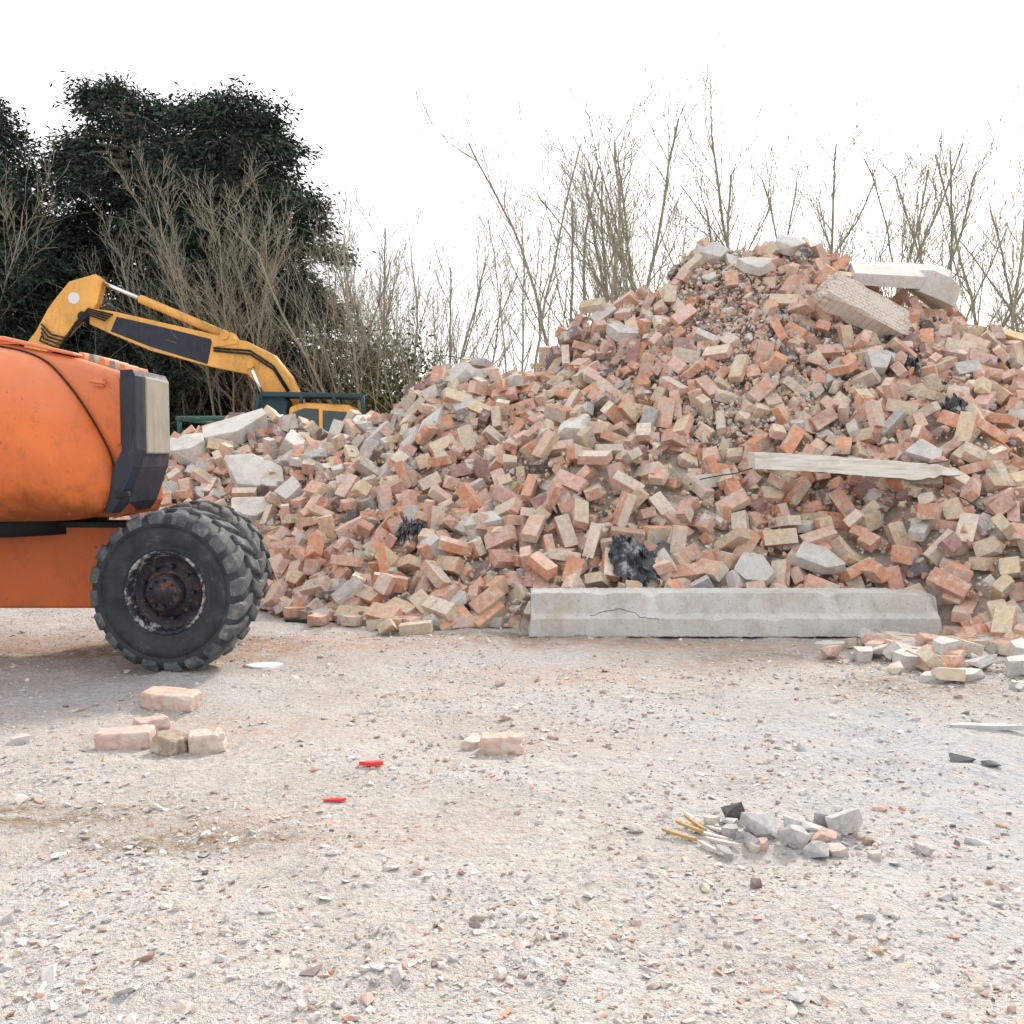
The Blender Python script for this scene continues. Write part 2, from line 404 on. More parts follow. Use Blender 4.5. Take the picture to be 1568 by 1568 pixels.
def brick_cols(n, g):
    u = R.rand(n); side = pick(SAL, n); bed = pick(CRE, n)
    s2 = u < .24; side[s2] = pick(CRE, s2.sum()); s3 = (u > .24) & (u < .28+.32*g); side[s3] = pick(GRY, s3.sum()); bed[s3] = pick(GRY, s3.sum())
    s4 = u > .93; side[s4] = pick(DRK, s4.sum()); bed[s4] = pick(DRK, s4.sum())
    s5 = (R.rand(n) < .5) & ~s4; bed[s5] = pick(SAL, s5.sum())
    j = R.uniform(.82, 1.10, (n, 1)); return side*j, bed*j
def brick_colfun(side, bed):
    def f(ids, N):
        isbed = (np.abs(N[:, 2]) > .75)[None, :, None]
        up = (N[:, 2] > .75)[None, :, None]
        return np.where(isbed, np.where(up, bed[ids][:, None], (bed[ids]*.6+side[ids]*.4)[:, None]), side[ids][:, None])*np.ones((len(ids), len(N), 1))
    return f
def gully(X, Y):
    return np.exp(-((X-(2.05-.15*(9.5-Y)))**2)/.13)*np.clip((Y-8.2)/.8, 0, 1)
P, ROT, GREY = [], [], []
for n, r, off, spread, lay in ((24000, .142, -.02, .5, 0), (18000, .168, .045, .8, 1), (7000, .28, .105, 1.0, 2)):
    X, Y, Z = poisson(n, r, -5.5, 8, 5.7, 12.2)
    keep = R.rand(len(X)) > gully(X, Y)*.7
    if lay: keep &= R.rand(len(X)) > .12
    X, Y, Z = X[keep], Y[keep], Z[keep]; nr = pile_n(X, Y)
    p = np.stack([X, Y, Z], -1)+nr*(off+R.uniform(-.015, .015, len(X)))[:, None]
    sp = np.where(R.rand(len(X)) < .3, 3.0, spread); sp = np.where(Z < .15, .12, sp)
    p[:, 2] = np.maximum(p[:, 2], .037)
    P.append(p); ROT.append(frames(nr, sp)); GREY.append(np.clip((-X-.3)/2, 0, 1)*np.clip((Z-.5)/.7, 0, 1)+np.clip(.5-Z, 0, .3)*.6)
n = 420; X = np.concatenate([R.uniform(-2.2, 4.6, 200), R.uniform(2.0, 4.2, 220)])
f = np.interp(X, FX, FY)
Y = f+.1-R.exponential(.12, n); Y[200:] = f[200:]-R.exponential(.40, 220)
ok = ~((X > -.1) & (X < 2.88) & (Y > 6.2)) & (Y > 4.6) & ((X > 2.2) | (Y > 6.3))
X, Y = X[ok], Y[ok]; P.append(np.stack([X, Y, .036+R.rand(len(X))*.01], -1)); up = np.tile([0, 0, 1.], (len(X), 1))
ROT.append(frames(up, np.where(R.rand(len(X)) < .3, .8, .08))); GREY.append(np.full(len(X), .6))
P = np.concatenate(P); ROT = np.concatenate(ROT); GREY = np.concatenate(GREY)
SC = R.uniform(1.0, 1.16, (len(P), 3)); SC[-len(X):] *= .9
side, bed = brick_cols(len(P), GREY)
V, F, C = instances(BR, P, ROT, SC, brick_colfun(side, bed))
trimesh("bricks", V, F, C, M_BRICK, pile)

def frag_cols(n):
    u = R.rand(n); c = pick(GRY, n); a = u < .34; c[a] = pick(SAL, a.sum()); a = (u > .34) & (u < .6); c[a] = pick(CRE, a.sum())
    a = u > .95; c[a] = pick(DRK, a.sum()); return c*R.uniform(.85, 1.1, (n, 1))
n = 28000; X = R.uniform(-5, 6, n); Y = R.uniform(6.0, 11.5, n)
X[:6000] = R.normal(2.0, .4, 6000); Y[:6000] = R.uniform(8.1, 10.4, 6000)
Z = pile_h(X, Y); ok = (Z > 0) & ~beam_zone(X, Y); X, Y, Z = X[ok], Y[ok], Z[ok]; nr = pile_n(X, Y); n = len(X)
p = np.stack([X, Y, Z], -1)+nr*R.uniform(-.02, .065, n)[:, None]
s = np.clip(R.lognormal(math.log(.016), .5, n), .006, .055)[:, None]*R.uniform(.6, 1.3, (n, 3))
cc = frag_cols(n); V, F, C = instances(CH, p, frames(nr, np.full(n, 1.5)), s, lambda ids, N: np.repeat(cc[ids][:, None], len(N), 1))
trimesh("fragments", V, F, C, M_FRAG, pile)
n = 250; X = R.uniform(-4.8, 6, n); Y = R.uniform(6.0, 11.5, n); X[:120] = R.uniform(-4.5, -.2, 120); Y[:120] = R.uniform(8.8, 11, 120)
Z = pile_h(X, Y); ok = (Z > .05) & ~beam_zone(X, Y-.15); X, Y, Z = X[ok], Y[ok], Z[ok]; n = len(X); nr = pile_n(X, Y)
s = np.clip(R.lognormal(math.log(.09), .36, n), .05, .18)[:, None]*np.stack([R.uniform(.8, 1.3, n), R.uniform(.6, 1, n), R.uniform(.25, .5, n)], -1)
big = [(-2.85, 10.5, .42, .26, .09), (-2.45, 9.75, .38, .30, .10), (-3.25, 10.2, .28, .2, .10), (-2.3, 10.3, .24, .18, .12), (-1.2, 9.6, .22, .15, .06), (-2.35, 9.25, .24, .2, .06), (-1.7, 10.0, .2, .15, .06),
       (.55, 8.3, .2, .15, .06), (-.2, 7.6, .19, .13, .05), (2.15, 7.05, .22, .14, .05), (1.7, 7.0, .17, .12, .05), (-3.6, 10.6, .3, .22, .10), (-.5, 9.7, .18, .14, .06),
       (.1, 9.5, .18, .14, .06), (3.1, 8.6, .17, .12, .05), (3.15, 7.6, .18, .1, .03), (1.1, 9.6, .2, .12, .06), (1.95, 10.1, .2, .14, .06), (2.75, 10.1, .2, .15, .06), (-2.0, 9.2, .2, .15, .07), (2.3, 9.7, .2, .14, .05)]
B = np.array(big); p = np.stack([X, Y, Z], -1)+nr*.05
bn = pile_n(B[:, 0], B[:, 1]); bp_ = np.stack([B[:, 0], B[:, 1], pile_h(B[:, 0], B[:, 1])], -1)+bn*.11
p = np.concatenate([p, bp_]); nr = np.concatenate([nr, bn]); s = np.concatenate([s, B[:, 2:]])
spr = np.concatenate([np.full(n, .6), np.full(len(B), .22)])
V, F, C = instances(SL, p, frames(nr, spr), s, lambda ids, N: np.ones((len(ids), len(N), 3))*.5)
trimesh("concrete_lumps", V, F, None, M_CONC, pile)
for i, pts in enumerate([[(3.0, 6.8, .95), (3.3, 6.75, .75), (3.7, 6.8, .68), (4.2, 6.95, .78)], [(1.4, 7.40, 1.0), (1.9, 7.25, 1.12), (2.4, 7.22, 1.05), (3.2, 7.3, 1.15)],
                         [(-.9, 9.9, 2.05), (-.75, 9.7, 2.15), (-.4, 9.6, 2.1)], [(.50, 6.42, .16), (.68, 6.395, .2), (.85, 6.40, .14), (.95, 6.38, .13)]]):
    q = []
    for a, b in zip(pts, pts[1:]):
        for k in range(6):
            t = k/6; q.append([a[j]*(1-t)+b[j]*t+random.uniform(-.012, .012) for j in range(3)])
    tube("rebar_wire_%d" % (i+1), q+[pts[-1]], .0022 if i == 3 else .0042, M_BLACK, pile, 5)

# ------------------------------------------------------------------ gravel + stones on the ground
def gravel_pop(n, med, sig, lo, hi, thr0, thr1, sink, name, par):
    Y = 1.9+5.6*R.rand(n)**1.25; X = R.uniform(-1, 1, n)*(Y*.56+.3); k = n//10
    X[:k] = R.normal(2.6, .8, k); Y[:k] = R.normal(5.3, .55, k)
    ok = (Y < 8.2) & (Y > 1.7); X, Y = X[ok], Y[ok]
    ok = (vnoise(X, Y, 1.3, 11)*.45+vnoise(X, Y, 5, 12)*.55 > R.uniform(thr0, thr1, len(X))); X, Y = X[ok], Y[ok]; n = len(X)
    s0 = np.clip(R.lognormal(math.log(med), sig, n), lo, hi)
    s = s0[:, None]*np.stack([R.uniform(.8, 1.7, n), R.uniform(.6, 1.1, n), R.uniform(.3, .75, n)], -1)
    p = np.stack([X, Y, ground_h(X, Y)+s[:, 2]*sink], -1); u = R.rand(n); cc = GRY[R.randint(3, size=n)].copy()*1.06
    a = u < .2; cc[a] = pick(SAL, a.sum())*.92; a = (u > .26) & (u < .48); cc[a] = pick(CRE, a.sum())*[.96, 1.0, 1.12]; a = u > .975; cc[a] = pick(DRK, a.sum())
    cc *= R.uniform(.80, 1.14, (n, 1)); cc = cc*.7+.3*cc.mean(1, keepdims=True)
    V, F, C = instances(CH, p, frames(np.tile([0, 0, 1.], (n, 1)), np.full(n, .3)), s, lambda ids, N: np.repeat(cc[ids][:, None], len(N), 1))
    trimesh(name, V, F, C, M_FRAG, par)
gv = empty("gravel", (0, 4, 0))
gravel_pop(60000, .0042, .6, .002, .018, .25, .8, .3, "fine_gravel", gv)
gravel_pop(1900, .013, .42, .008, .034, .3, .85, .2, "coarse_gravel", gv)

def single(name, temp, loc, rotz, scale, m, col=(.5, .3, .22), tilt=(0, 0)):
    V, T, N = temp; V = V*np.array(scale)
    zmin = V[:, 2].min(); C = np.tile(col, (len(T), 1))
    o = trimesh(name, V, T, C, m); o.rotation_euler = (tilt[0], tilt[1], math.radians(rotz))
    o.location = (loc[0], loc[1], float(ground_h(loc[0], loc[1]))-zmin-.006+(loc[2] if len(loc) > 2 else 0)); return o
def worn_brick(x, y, rot, dims, col, seed, broken=0, tilt=(0, 0), name="loose_brick"):
    bm = bmesh.new(); bmesh.ops.create_cube(bm, size=1); bmesh.ops.subdivide_edges(bm, edges=bm.edges, cuts=11, use_grid_fill=True)
    for v in bm.verts:
        c = v.co*2; L = (abs(c.x)**12+abs(c.y)**12+abs(c.z)**12)**(1/12); c = c/L
        q = Vector((c.x*dims[0]/2, c.y*dims[1]/2, c.z*dims[2]/2))
        o = Vector((seed*3.1, seed*1.7, 0))
        d = mnoise.fractal(q*22+o, 1, 2, 3)*.005+mnoise.noise(q*9+o)*.005
        if broken and c.x > .3: d += mnoise.noise(q*30+o)*.016
        corner = (abs(c.x)+abs(c.y)+abs(c.z))/3
        if corner > .86: d -= max(0, mnoise.noise(Vector((c.x*2, c.y*2, c.z*2))+o*2)+.05)*.035
        v.co = q+c.normalized()*d
    me = bpy.data.meshes.new(name); bm.to_mesh(me); bm.free(); me.materials.append(M_BRICK)
    a = me.attributes.new('col', 'FLOAT_COLOR', 'FACE'); a.data.foreach_set('color', np.tile([*col, 1], len(me.polygons)).astype(np.float32)); me.shade_flat()
    o = link(bpy.data.objects.new(name, me)); o.rotation_euler = (tilt[0], tilt[1], math.radians(rot))
    o.location = (x, y, float(ground_h(x, y))+dims[2]/2-.008)
worn_brick(-1.62, 4.68, -14, (.265, .125, .085), (.62, .46, .38), 1, 0, (.1, .04))
worn_brick(-1.57, 3.98, 6, (.22, .11, .078), (.64, .46, .41), 2, 0, (0, -.04))
worn_brick(-1.37, 3.94, 70, (.13, .10, .075), (.36, .29, .22), 3, 1, (.2, .1))
worn_brick(-1.24, 3.98, 15, (.14, .11, .08), (.62, .50, .43), 4, 1)
worn_brick(-1.55, 4.22, 40, (.13, .09, .06), (.58, .43, .38), 5, 1)
worn_brick(-.04, 3.9, 2, (.17, .10, .078), (.64, .46, .39), 6, 1)
worn_brick(-.15, 4.0, 60, (.11, .07, .04), (.62, .54, .49), 7, 1)
hr = random.Random(5)
for i, (x, y, s, c) in enumerate([(.72, 3.20, .042, .10), (.78, 3.08, .062, .50), (.86, 2.98, .058, .52), (.97, 3.02, .05, 'p'), (1.07, 3.12, .068, .56), (1.0, 3.16, .045, .42), (.88, 3.12, .05, .45), (.74, 2.98, .045, .42), (1.12, 3.05, .042, 'p'), (.92, 2.92, .045, .36), (.80, 3.17, .04, 'p'), (.95, 3.10, .04, .5)]):
    cc = (.52, .37, .33) if c == 'p' else (c, c*.98, c*.96)
    single("rubble_stone", CH[(i*3) % 20], (x, y), hr.uniform(0, 360), (s*1.2, s*.85, s*.75), M_FRAG, cc, (hr.uniform(-.4, .4), hr.uniform(-.4, .4)))
for i in range(44):
    s = hr.uniform(.012, .034); c = hr.choice([(.48, .47, .46), (.40, .39, .38), (.50, .36, .31), (.54, .50, .45)])
    single("rubble_stone", hr.choice(CH+SL), (hr.gauss(.88, .17), hr.gauss(3.05, .09)), hr.uniform(0, 360), (s*1.3, s*.9, s*.6), M_FRAG, c, (hr.uniform(-.3, .3), hr.uniform(-.3, .3)))
for x, y, r in [(.56, 3.1, 125), (.62, 3.04, 135), (.59, 3.16, 115), (.64, 2.98, 145), (.52, 3.04, 150), (.66, 3.1, 130), (.60, 2.95, 120)]:
    single("wood_splinter", SL[3], (x, y, .012), r, (.075, .007, .005), M_OCHRE if x < .6 else M_WOOD, tilt=(0, hr.uniform(-.2, .2)))
single("white_tile_shard", SL[1], (-1.41, 5.55), 5, (.13, .08, .010), M_WHITE)
single("red_plastic_scrap", SL[2], (-.52, 3.66, .010), 3, (.055, .016, .008), M_RED)
single("red_plastic_scrap", SL[4], (-.61, 3.33, .008), 10, (.045, .010, .005), M_RED)
for t, x, y, r, sc in [(5, 2.35, 5.25, 12, (.24, .07, .025)), (6, 2.72, 4.95, -30, (.22, .05, .025)), (7, 2.05, 4.25, -10, (.2, .03, .012)), (8, 2.25, 5.55, 40, (.12, .09, .045)), (9, 2.52, 5.75, 80, (.12, .09, .06)),
                       (0, 2.9, 5.6, 80, (.15, .10, .07)), (10, -2.05, 4.1, 15, (.05, .04, .02)), (11, 2.75, 5.35, 30, (.1, .07, .05)), (12, 2.05, 5.75, 70, (.09, .07, .04)), (13, 3.0, 5.2, 70, (.12, .08, .05)), (3, 1.95, 6.05, 0, (.12, .07, .03))]:
    single("concrete_shard", SL[t], (x, y), r, sc, M_CONC, tilt=(.05, -.04))
single("charred_lump", CH[4], (1.77, 3.85), -25, (.055, .045, .025), M_FRAG, (.12, .12, .13))
single("charred_lump", CH[9], (1.85, 3.80), 15, (.05, .03, .018), M_FRAG, (.16, .16, .17))
single("charred_board", SL[11], (-1.42, 7.1), 3, (.22, .11, .015), M_BLACK)
for i in range(190):
    x = random.uniform(1.8, 3.5); y = random.uniform(4.7, 6.35)
    if (y > 6.2 and x < 2.85) or y < 6.25-(x-1.7)*1.35+random.gauss(0, .14): continue
    s = random.uniform(.02, .08); t = random.choice(CH+SL); c = random.choice([(.54, .53, .51), (.44, .43, .42), (.58, .41, .34), (.58, .52, .43), (.50, .49, .48), (.60, .38, .29)])
    single("rubble_stone", t, (x, y), random.uniform(0, 360), (s*1.2, s, s*.65), M_FRAG, c, (random.uniform(-.2, .2), random.uniform(-.2, .2)))

# ------------------------------------------------------------------ concrete beam (stepped lintel profile)
prof = [(0, 0), (.30, 0), (.30, .285), (.05, .285), (.035, .15), (.0, .12)]
bm = bmesh.new(); rings = []; NS = 110
for i in range(NS+1):
    x = .10+2.71*i/NS; row = []; chip = mnoise.noise(Vector((x*6, 0, 3)))
    for (y, z) in prof:
        xx = x+(.10*(z/.285) if i == 0 else 0)-(.04*(z/.285) if i == NS else 0)+(random.uniform(-.012, .012) if i in (0, NS) else 0)
        jz = random.uniform(-.003, .003); jy = random.uniform(-.003, .003)+mnoise.noise(Vector((x*2, z*5, 1)))*.006
        if y == .05: k = max(0, chip-.1)*.09; jz -= k; jy += k*1.5+abs(random.gauss(0, .003))
        if y == 0 and z > .1: k = max(0, mnoise.noise(Vector((x*5, 7, 3)))-.15)*.05; jz -= k; jy += k*.3
        if i > NS*.9 and z > .2: jz -= .012
        row.append(bm.verts.new((xx, 6.42+y+jy, z*.98+.012+jz)))
    rings.append(row)
for a, b in zip(rings, rings[1:]):
    for k in range(6): bm.faces.new((a[k], a[(k+1) % 6], b[(k+1) % 6], b[k]))
bm.faces.new(rings[0]); bm.faces.new(rings[-1][::-1])
bm_obj("concrete_beam", bm, M_CONC, None, .006)
bm = bmesh.new(); rings = []
for i in range(33):
    t = i/32; x = 1.76+1.48*t; z = 1.15-.08*t+.006*math.sin(t*7); hh = .062*(1 if t < .8 else 1-(t-.8)*3.6)
    jag = random.uniform(-.014, .014) if t > .72 else random.uniform(-.002, .002)
    rings.append([bm.verts.new((x, y, z+dz)) for y, dz in ((7.20, -hh+jag), (7.42, -hh), (7.45, hh+jag), (7.25, hh+jag))])
for a, b in zip(rings, rings[1:]):
    for k in range(4): bm.faces.new((a[k], a[(k+1) % 4], b[(k+1) % 4], b[k]))
bm.faces.new(rings[0]); bm.faces.new(rings[-1][::-1]); bm_obj("timber_plank", bm, M_WOOD, None, .004)
def rough_box(name, dims, loc, rot, m, jit=.02, sub=5):
    bm = bmesh.new(); bmesh.ops.create_cube(bm, size=1); bmesh.ops.subdivide_edges(bm, edges=bm.edges, cuts=sub, use_grid_fill=True)
    for v in bm.verts:
        q = Vector((v.co.x*dims[0], v.co.y*dims[1], v.co.z*dims[2])); edge = sum(abs(abs(c)-.5) < .01 for c in v.co)
        if edge >= 2: q *= 1-random.uniform(0, .05)
        if abs(abs(v.co.x)-.5) < .01: q.x += random.uniform(-.05, .05)*dims[0]
        v.co = q+Vector([random.uniform(-jit, jit)*(1 if edge >= 2 else .12) for _ in range(3)])
    o = bm_obj(name, bm, m); o.location = loc; o.rotation_euler = rot; return o
rough_box("masonry_block", (.78, .2, .29), (3.14, 9.0, 2.50), (math.radians(-30), math.radians(27), math.radians(4)), M_MASON, .012, 6)
def hull_obj(name, pts, loc, rot, m):
    V, T, N = hull([Vector(p) for p in pts]); o = trimesh(name, V, T, None, m); o.location = loc; o.rotation_euler = [math.radians(a) for a in rot]
hull_obj("concrete_slab", [(-.5, -.2, -.02), (-.45, .3, 0), (.1, .35, 0), (.5, .3, .02), (.52, 0, 0), (.42, -.3, -.02), (0, -.33, -.01), (-.47, -.2, .09), (-.42, .28, .10), (.1, .32, .11), (.46, .26, .10), (.48, 0, .10), (.38, -.27, .09), (0, -.3, .10)], (3.78, 9.85, 2.90), (22, 3, -5), M_CONC)
hull_obj("concrete_slab", [(-.2, -.15, -.13), (-.18, .15, -.1), (.2, .15, -.15), (.23, -.12, -.10), (-.17, -.14, .1), (-.15, .14, .11), (.12, .14, .13), (.2, -.12, .08), (.02, -.2, .1), (.05, -.2, -.12)], (4.06, 9.70, 2.80), (10, 22, 15), M_CONC)
rough_box("ochre_board", (.8, .3, .03), (4.93, 9.5, 2.26), (math.radians(22), math.radians(20), math.radians(-12)), M_OCHRE, .006, 6)
def crumple(name, x, y, sx, sy, seed, lift=.12):
    n = 34; a = np.linspace(-1, 1, n); A, Bm = np.meshgrid(a, a)
    Xs = x+A*sx+(vnoise(A, Bm, 5, seed)-.5)*.12*sx*2; Ys = y+Bm*sy+(vnoise(A, Bm, 5, seed+1)-.5)*.12
    base = np.maximum(pile_h(Xs, Ys), ground_h(Xs, Ys))
    ed = np.clip(1.15-np.hypot(A, Bm), 0, 1)
    Zs = base+.06+ed*lift*(.4+vnoise(A, Bm, 3, seed+2))+np.abs(vnoise(A, Bm, 7, seed+3)-.5)*.16
    idx = np.arange(n*n).reshape(n, n); F = np.stack([idx[:-1, :-1], idx[:-1, 1:], idx[1:, 1:], idx[1:, :-1]], -1).reshape(-1, 4)
    ctr = idx[:-1, :-1].ravel(); rr = np.hypot(A.ravel()[ctr], Bm.ravel()[ctr]); keep = rr < .7+.45*vnoise(A.ravel()[ctr], Bm.ravel()[ctr], 4, seed+4)
    return trimesh(name, np.stack([Xs, Ys, Zs], -1).reshape(-1, 3), F[keep], None, M_TARP, None, 4)
crumple("black_plastic_sheet", .84, 6.98, .2, .18, 21, .2)
crumple("black_plastic_sheet", -.80, 7.75, .12, .12, 31, .06)
crumple("black_plastic_sheet", 3.40, 8.70, .14, .26, 41, .07)
crumple("black_plastic_sheet", 3.5, 7.9, .12, .08, 61, .04)

# ------------------------------------------------------------------ boom lift
lift = empty("boom_lift", (-3, 6, 0))
def ztop(x): return float(np.interp(x, [-4.2, -2.7, -2.3, -2.05], [1.84, 1.79, 1.71, 1.63]))
plan = [(-4.2, 5.36), (-3.2, 5.34), (-2.7, 5.34), (-2.3, 5.34), (-2.065, 5.35), (-2.10, 5.98), (-2.4, 6.6), (-3.2, 6.75), (-4.2, 6.75)]
cx = -2.9
loft("counterweight_body", [[(cx+(x-cx)*.96, y, .86) for x, y in plan], [(x, y, .93) for x, y in plan], [(x, y, 1.3) for x, y in plan],
     [(x, y, ztop(x)-.03) for x, y in plan], [(cx+(x-cx)*.985, 6+(y-6)*.96, ztop(x)) for x, y in plan]], M_ORANGE, lift, .02)
outl = [(-4.3, 1.70), (-3.6, 1.76), (-3.1, 1.79), (-2.72, 1.765), (-2.5, 1.70), (-2.36, 1.56), (-2.24, 1.38), (-2.15, 1.20), (-2.13, 1.08), (-2.15, .95), (-2.22, .87), (-2.5, .84), (-3.4, .84), (-4.3, .85)]
def dense(o, k=5):
    r = []; n = len(o)
    for i in range(n):
        p0, p1, p2, p3 = [Vector(o[(i+j-1) % n]) for j in range(4)]
        for t in [q/k for q in range(k)]:
            r.append(tuple(.5*((2*p1)+(-p0+p2)*t+(2*p0-5*p1+4*p2-p3)*t*t+(-p0+3*p1-3*p2+p3)*t**3)))
    return r
od = dense(outl); cxx, czz = -3.1, 1.28; rings = [[(x, 5.42, z) for x, z in od]]
for i in range(15):
    a = i/14*math.pi/2; yy = 5.325-.22*math.sin(a)
    k = 1-(1-math.cos(a))*.92
    rings.append([(cxx+(x-cxx)*k, yy, czz+(z-czz)*k) for x, z in od])
loft("engine_cover", rings, M_ORANGE, lift, 0, True)
def rg(z, ax, bx, cx_, dx): return [(ax, 5.30, z), (bx, 5.27, z), (cx_, 5.34, z), (dx, 5.75, z), (dx-.10, 5.86, z), (ax-.03, 5.9, z), (ax-.01, 5.40, z)]
loft("corner_bumper", [rg(.885, -2.17, -2.13, -2.105, -2.09), rg(.94, -2.16, -2.09, -2.06, -2.05), rg(1.13, -2.12, -2.0, -1.985, -1.985), rg(1.22, -2.075, -1.985, -1.965, -1.97),
     rg(1.61, -2.075, -1.985, -1.965, -1.97), rg(1.645, -2.075, -2.0, -1.98, -1.99)], M_DARK, lift, .015)
bm = bmesh.new(); q = [bm.verts.new(p) for p in [(-1.958, 5.36, 1.20), (-1.963, 5.735, 1.20), (-1.963, 5.735, 1.615), (-1.958, 5.36, 1.615)]]
f = bm.faces.new(q); r = bmesh.ops.extrude_face_region(bm, geom=[f])
for v in [e for e in r['geom'] if isinstance(e, bmesh.types.BMVert)]: v.co.x -= .02
bm_obj("worn_plate", bm, M_BEIGE, lift, .01)
prism("bumper_slot", [(-2.10, .965), (-2.03, .975), (-2.03, 1.0), (-2.10, 1.0)], 5.262, 5.3, M_BLACK, lift, .003)
tube("cover_seam", [(x+.006, 5.322, z+.004) for x, z in od[14:48]], .005, M_BLACK, lift, 6)
prism("lid_lip", [(-4.2, 1.845), (-2.7, 1.80), (-2.33, 1.722), (-2.33, 1.74), (-2.7, 1.825), (-4.2, 1.87)], 5.33, 5.5, M_ORANGE, lift, .008)
prism("latch", [(-2.22, 1.56), (-2.17, 1.555), (-2.17, 1.60), (-2.22, 1.605)], 5.315, 5.35, M_ORANGE, lift, .006)
tube("latch_handle", [(-2.235, 5.31, 1.585), (-2.155, 5.31, 1.575)], .009, M_ORANGE, lift, 8)
prism("rivet_strip", [(-2.115, 1.25), (-2.09, 1.25), (-2.09, 1.6), (-2.115, 1.61)], 5.335, 5.36, M_ORANGE, lift, .004)
for i in range(5):
    x = -2.36+i*.055; prism("top_rib_%d" % (i+1), [(x, ztop(x)-.01), (x+.04, ztop(x+.04)-.01), (x+.034, ztop(x)+.028), (x+.006, ztop(x)+.032)], 5.45, 5.8, M_BEIGE if i % 2 else M_ORANGE, lift, .005)
tube("slew_ring", [(-3.1, 6.0, .74), (-3.1, 6.0, .88)], .62, M_BLACK, lift, 32)
prism("chassis", [(-4.9, .31), (-2.12, .31), (-2.1, .34), (-2.1, .70), (-2.16, .795), (-4.9, .795)], 5.70, 6.14, M_ORANGE, lift, .015)
prism("chassis_gap_shade", [(-4.9, .780), (-2.14, .780), (-2.14, .815), (-4.9, .815)], 5.66, 5.74, M_BLACK, lift, .006)  # black strip standing in for the shade in the gap above the chassis
prism("lower_boom", [(-5.6, 1.9), (-2.75, 1.72), (-2.75, 1.80), (-5.6, 2.15)], 5.95, 6.2, M_ORANGE, lift, .01)
for i, (x) in enumerate((-1.92, -4.5)):
    tube("axle_%d" % (i+1), [(x, 5.45, .45), (x-.05, 6.35, .45)], .07, M_BLACK, lift, 14)
    prism("axle_bracket_%d" % (i+1), [(x-.25, .36), (x+.1, .36), (x+.1, .56), (x-.25, .62)], 5.75, 6.1, M_BLACK, lift, .02)
tube("hydraulic_hose_1", [(-2.3, 5.68, .5), (-2.2, 5.62, .42), (-2.1, 5.66, .36), (-2.0, 5.7, .45)], .012, M_BLACK, lift, 8)

def wheel(name, loc, yaw, parent):
    e = empty(name, loc); e.parent = parent; e.matrix_parent_inverse = Matrix.Translation(-parent.location)
    e.rotation_euler = (0, 0, yaw); n = 72
    def rev(nm, prof, m, smooth=True):
        bm = bmesh.new(); rings = []
        for i in range(n):
            a = 2*math.pi*i/n; rings.append([bm.verts.new((r*math.cos(a), y, r*math.sin(a))) for y, r in prof])
        for i in range(n):
            a, b = rings[i], rings[(i+1) % n]
            for k in range(len(prof)-1): bm.faces.new((a[k], a[k+1], b[k+1], b[k]))
        bmesh.ops.recalc_face_normals(bm, faces=bm.faces)
        me = bpy.data.meshes.new(nm); bm.to_mesh(me); bm.free(); me.materials.append(m)
        for p in me.polygons: p.use_smooth = smooth
        o = bpy.data.objects.new(nm, me); COL.objects.link(o); o.parent = e; return o
    rev("tyre", [(-.12, .215), (-.145, .225), (-.155, .245), (-.150, .26), (-.162, .275), (-.172, .32), (-.172, .35), (-.166, .353), (-.166, .358), (-.172, .362), (-.166, .398), (-.148, .418), (-.08, .425), (0, .427),
                 (.08, .425), (.145, .418), (.163, .395), (.172, .33), (.155, .25), (.12, .215), (-.12, .215)], M_TYRE)
    bm = bmesh.new(); NL = 20; lr = random.Random(3)
    for sgn in (-1, 1):
        for i in range(NL):
            a0 = 2*math.pi*(i+(.5 if sgn > 0 else 0))/NL+lr.uniform(-.008, .008); vs = []; we = lr.uniform(-.004, .002)
            for (y, da0, da1, ro, ri) in ((.01, .16, .30, .450, .415), (.10, .04, .20, .450, .412), (.150, -.02, .20, .440, .40), (.170, -.02, .18, .412, .38)):
                vs.append([bm.verts.new((r*math.cos(a0+d), sgn*y, r*math.sin(a0+d))) for r, d in ((ri, da0-.015), (ro+we, da0), (ro+we, da1), (ri, da1+.015))])
            for p, q in zip(vs, vs[1:]):
                for k in range(3): bm.faces.new((p[k], p[k+1], q[k+1], q[k]))
            bm.faces.new(vs[0]); bm.faces.new(vs[-1])
    bmesh.ops.recalc_face_normals(bm, faces=bm.faces); me = bpy.data.meshes.new("tread_lugs"); bm.to_mesh(me); bm.free(); me.materials.append(M_TREAD)
    o = bpy.data.objects.new("tread_lugs", me); COL.objects.link(o); o.parent = e
    md = o.modifiers.new("bevel", 'BEVEL'); md.width = .010; md.segments = 2; md.limit_method = 'ANGLE'
    rev("rim_edge", [(-.145, .232), (-.158, .228), (-.158, .218), (-.135, .208), (-.10, .195)], M_RIMEDGE)
    rev("rim", [(-.10, .195), (-.085, .165), (-.09, .14), (-.11, .125), (-.115, .06), (-.115, 0.0)], M_RIM)
    rev("hub", [(-.10, .105), (-.165, .10), (-.178, .088), (-.178, .062), (-.192, .055), (-.192, 0)], M_RIM)
    rev("back_rim", [(.14, .225), (.10, .2), (.09, 0)], M_RIM)
    bm = bmesh.new()
    for k in range(9):
        a = 2*math.pi*k/9
        for rad, y, rr in ((.145, -.112, .012), (.075, -.185, .007)):
            bmesh.ops.create_cone(bm, cap_ends=True, segments=6, radius1=rr, radius2=rr, depth=.03, matrix=Matrix.Translation((rad*math.cos(a), y, rad*math.sin(a))) @ Matrix.Rotation(math.radians(90), 4, 'X'))
    me = bpy.data.meshes.new("bolts"); bm.to_mesh(me); bm.free(); me.materials.append(M_RIM); o = bpy.data.objects.new("bolts", me); COL.objects.link(o); o.parent = e
wheel("wheel_near", (-1.86, 5.50, .45), math.radians(-7), lift)
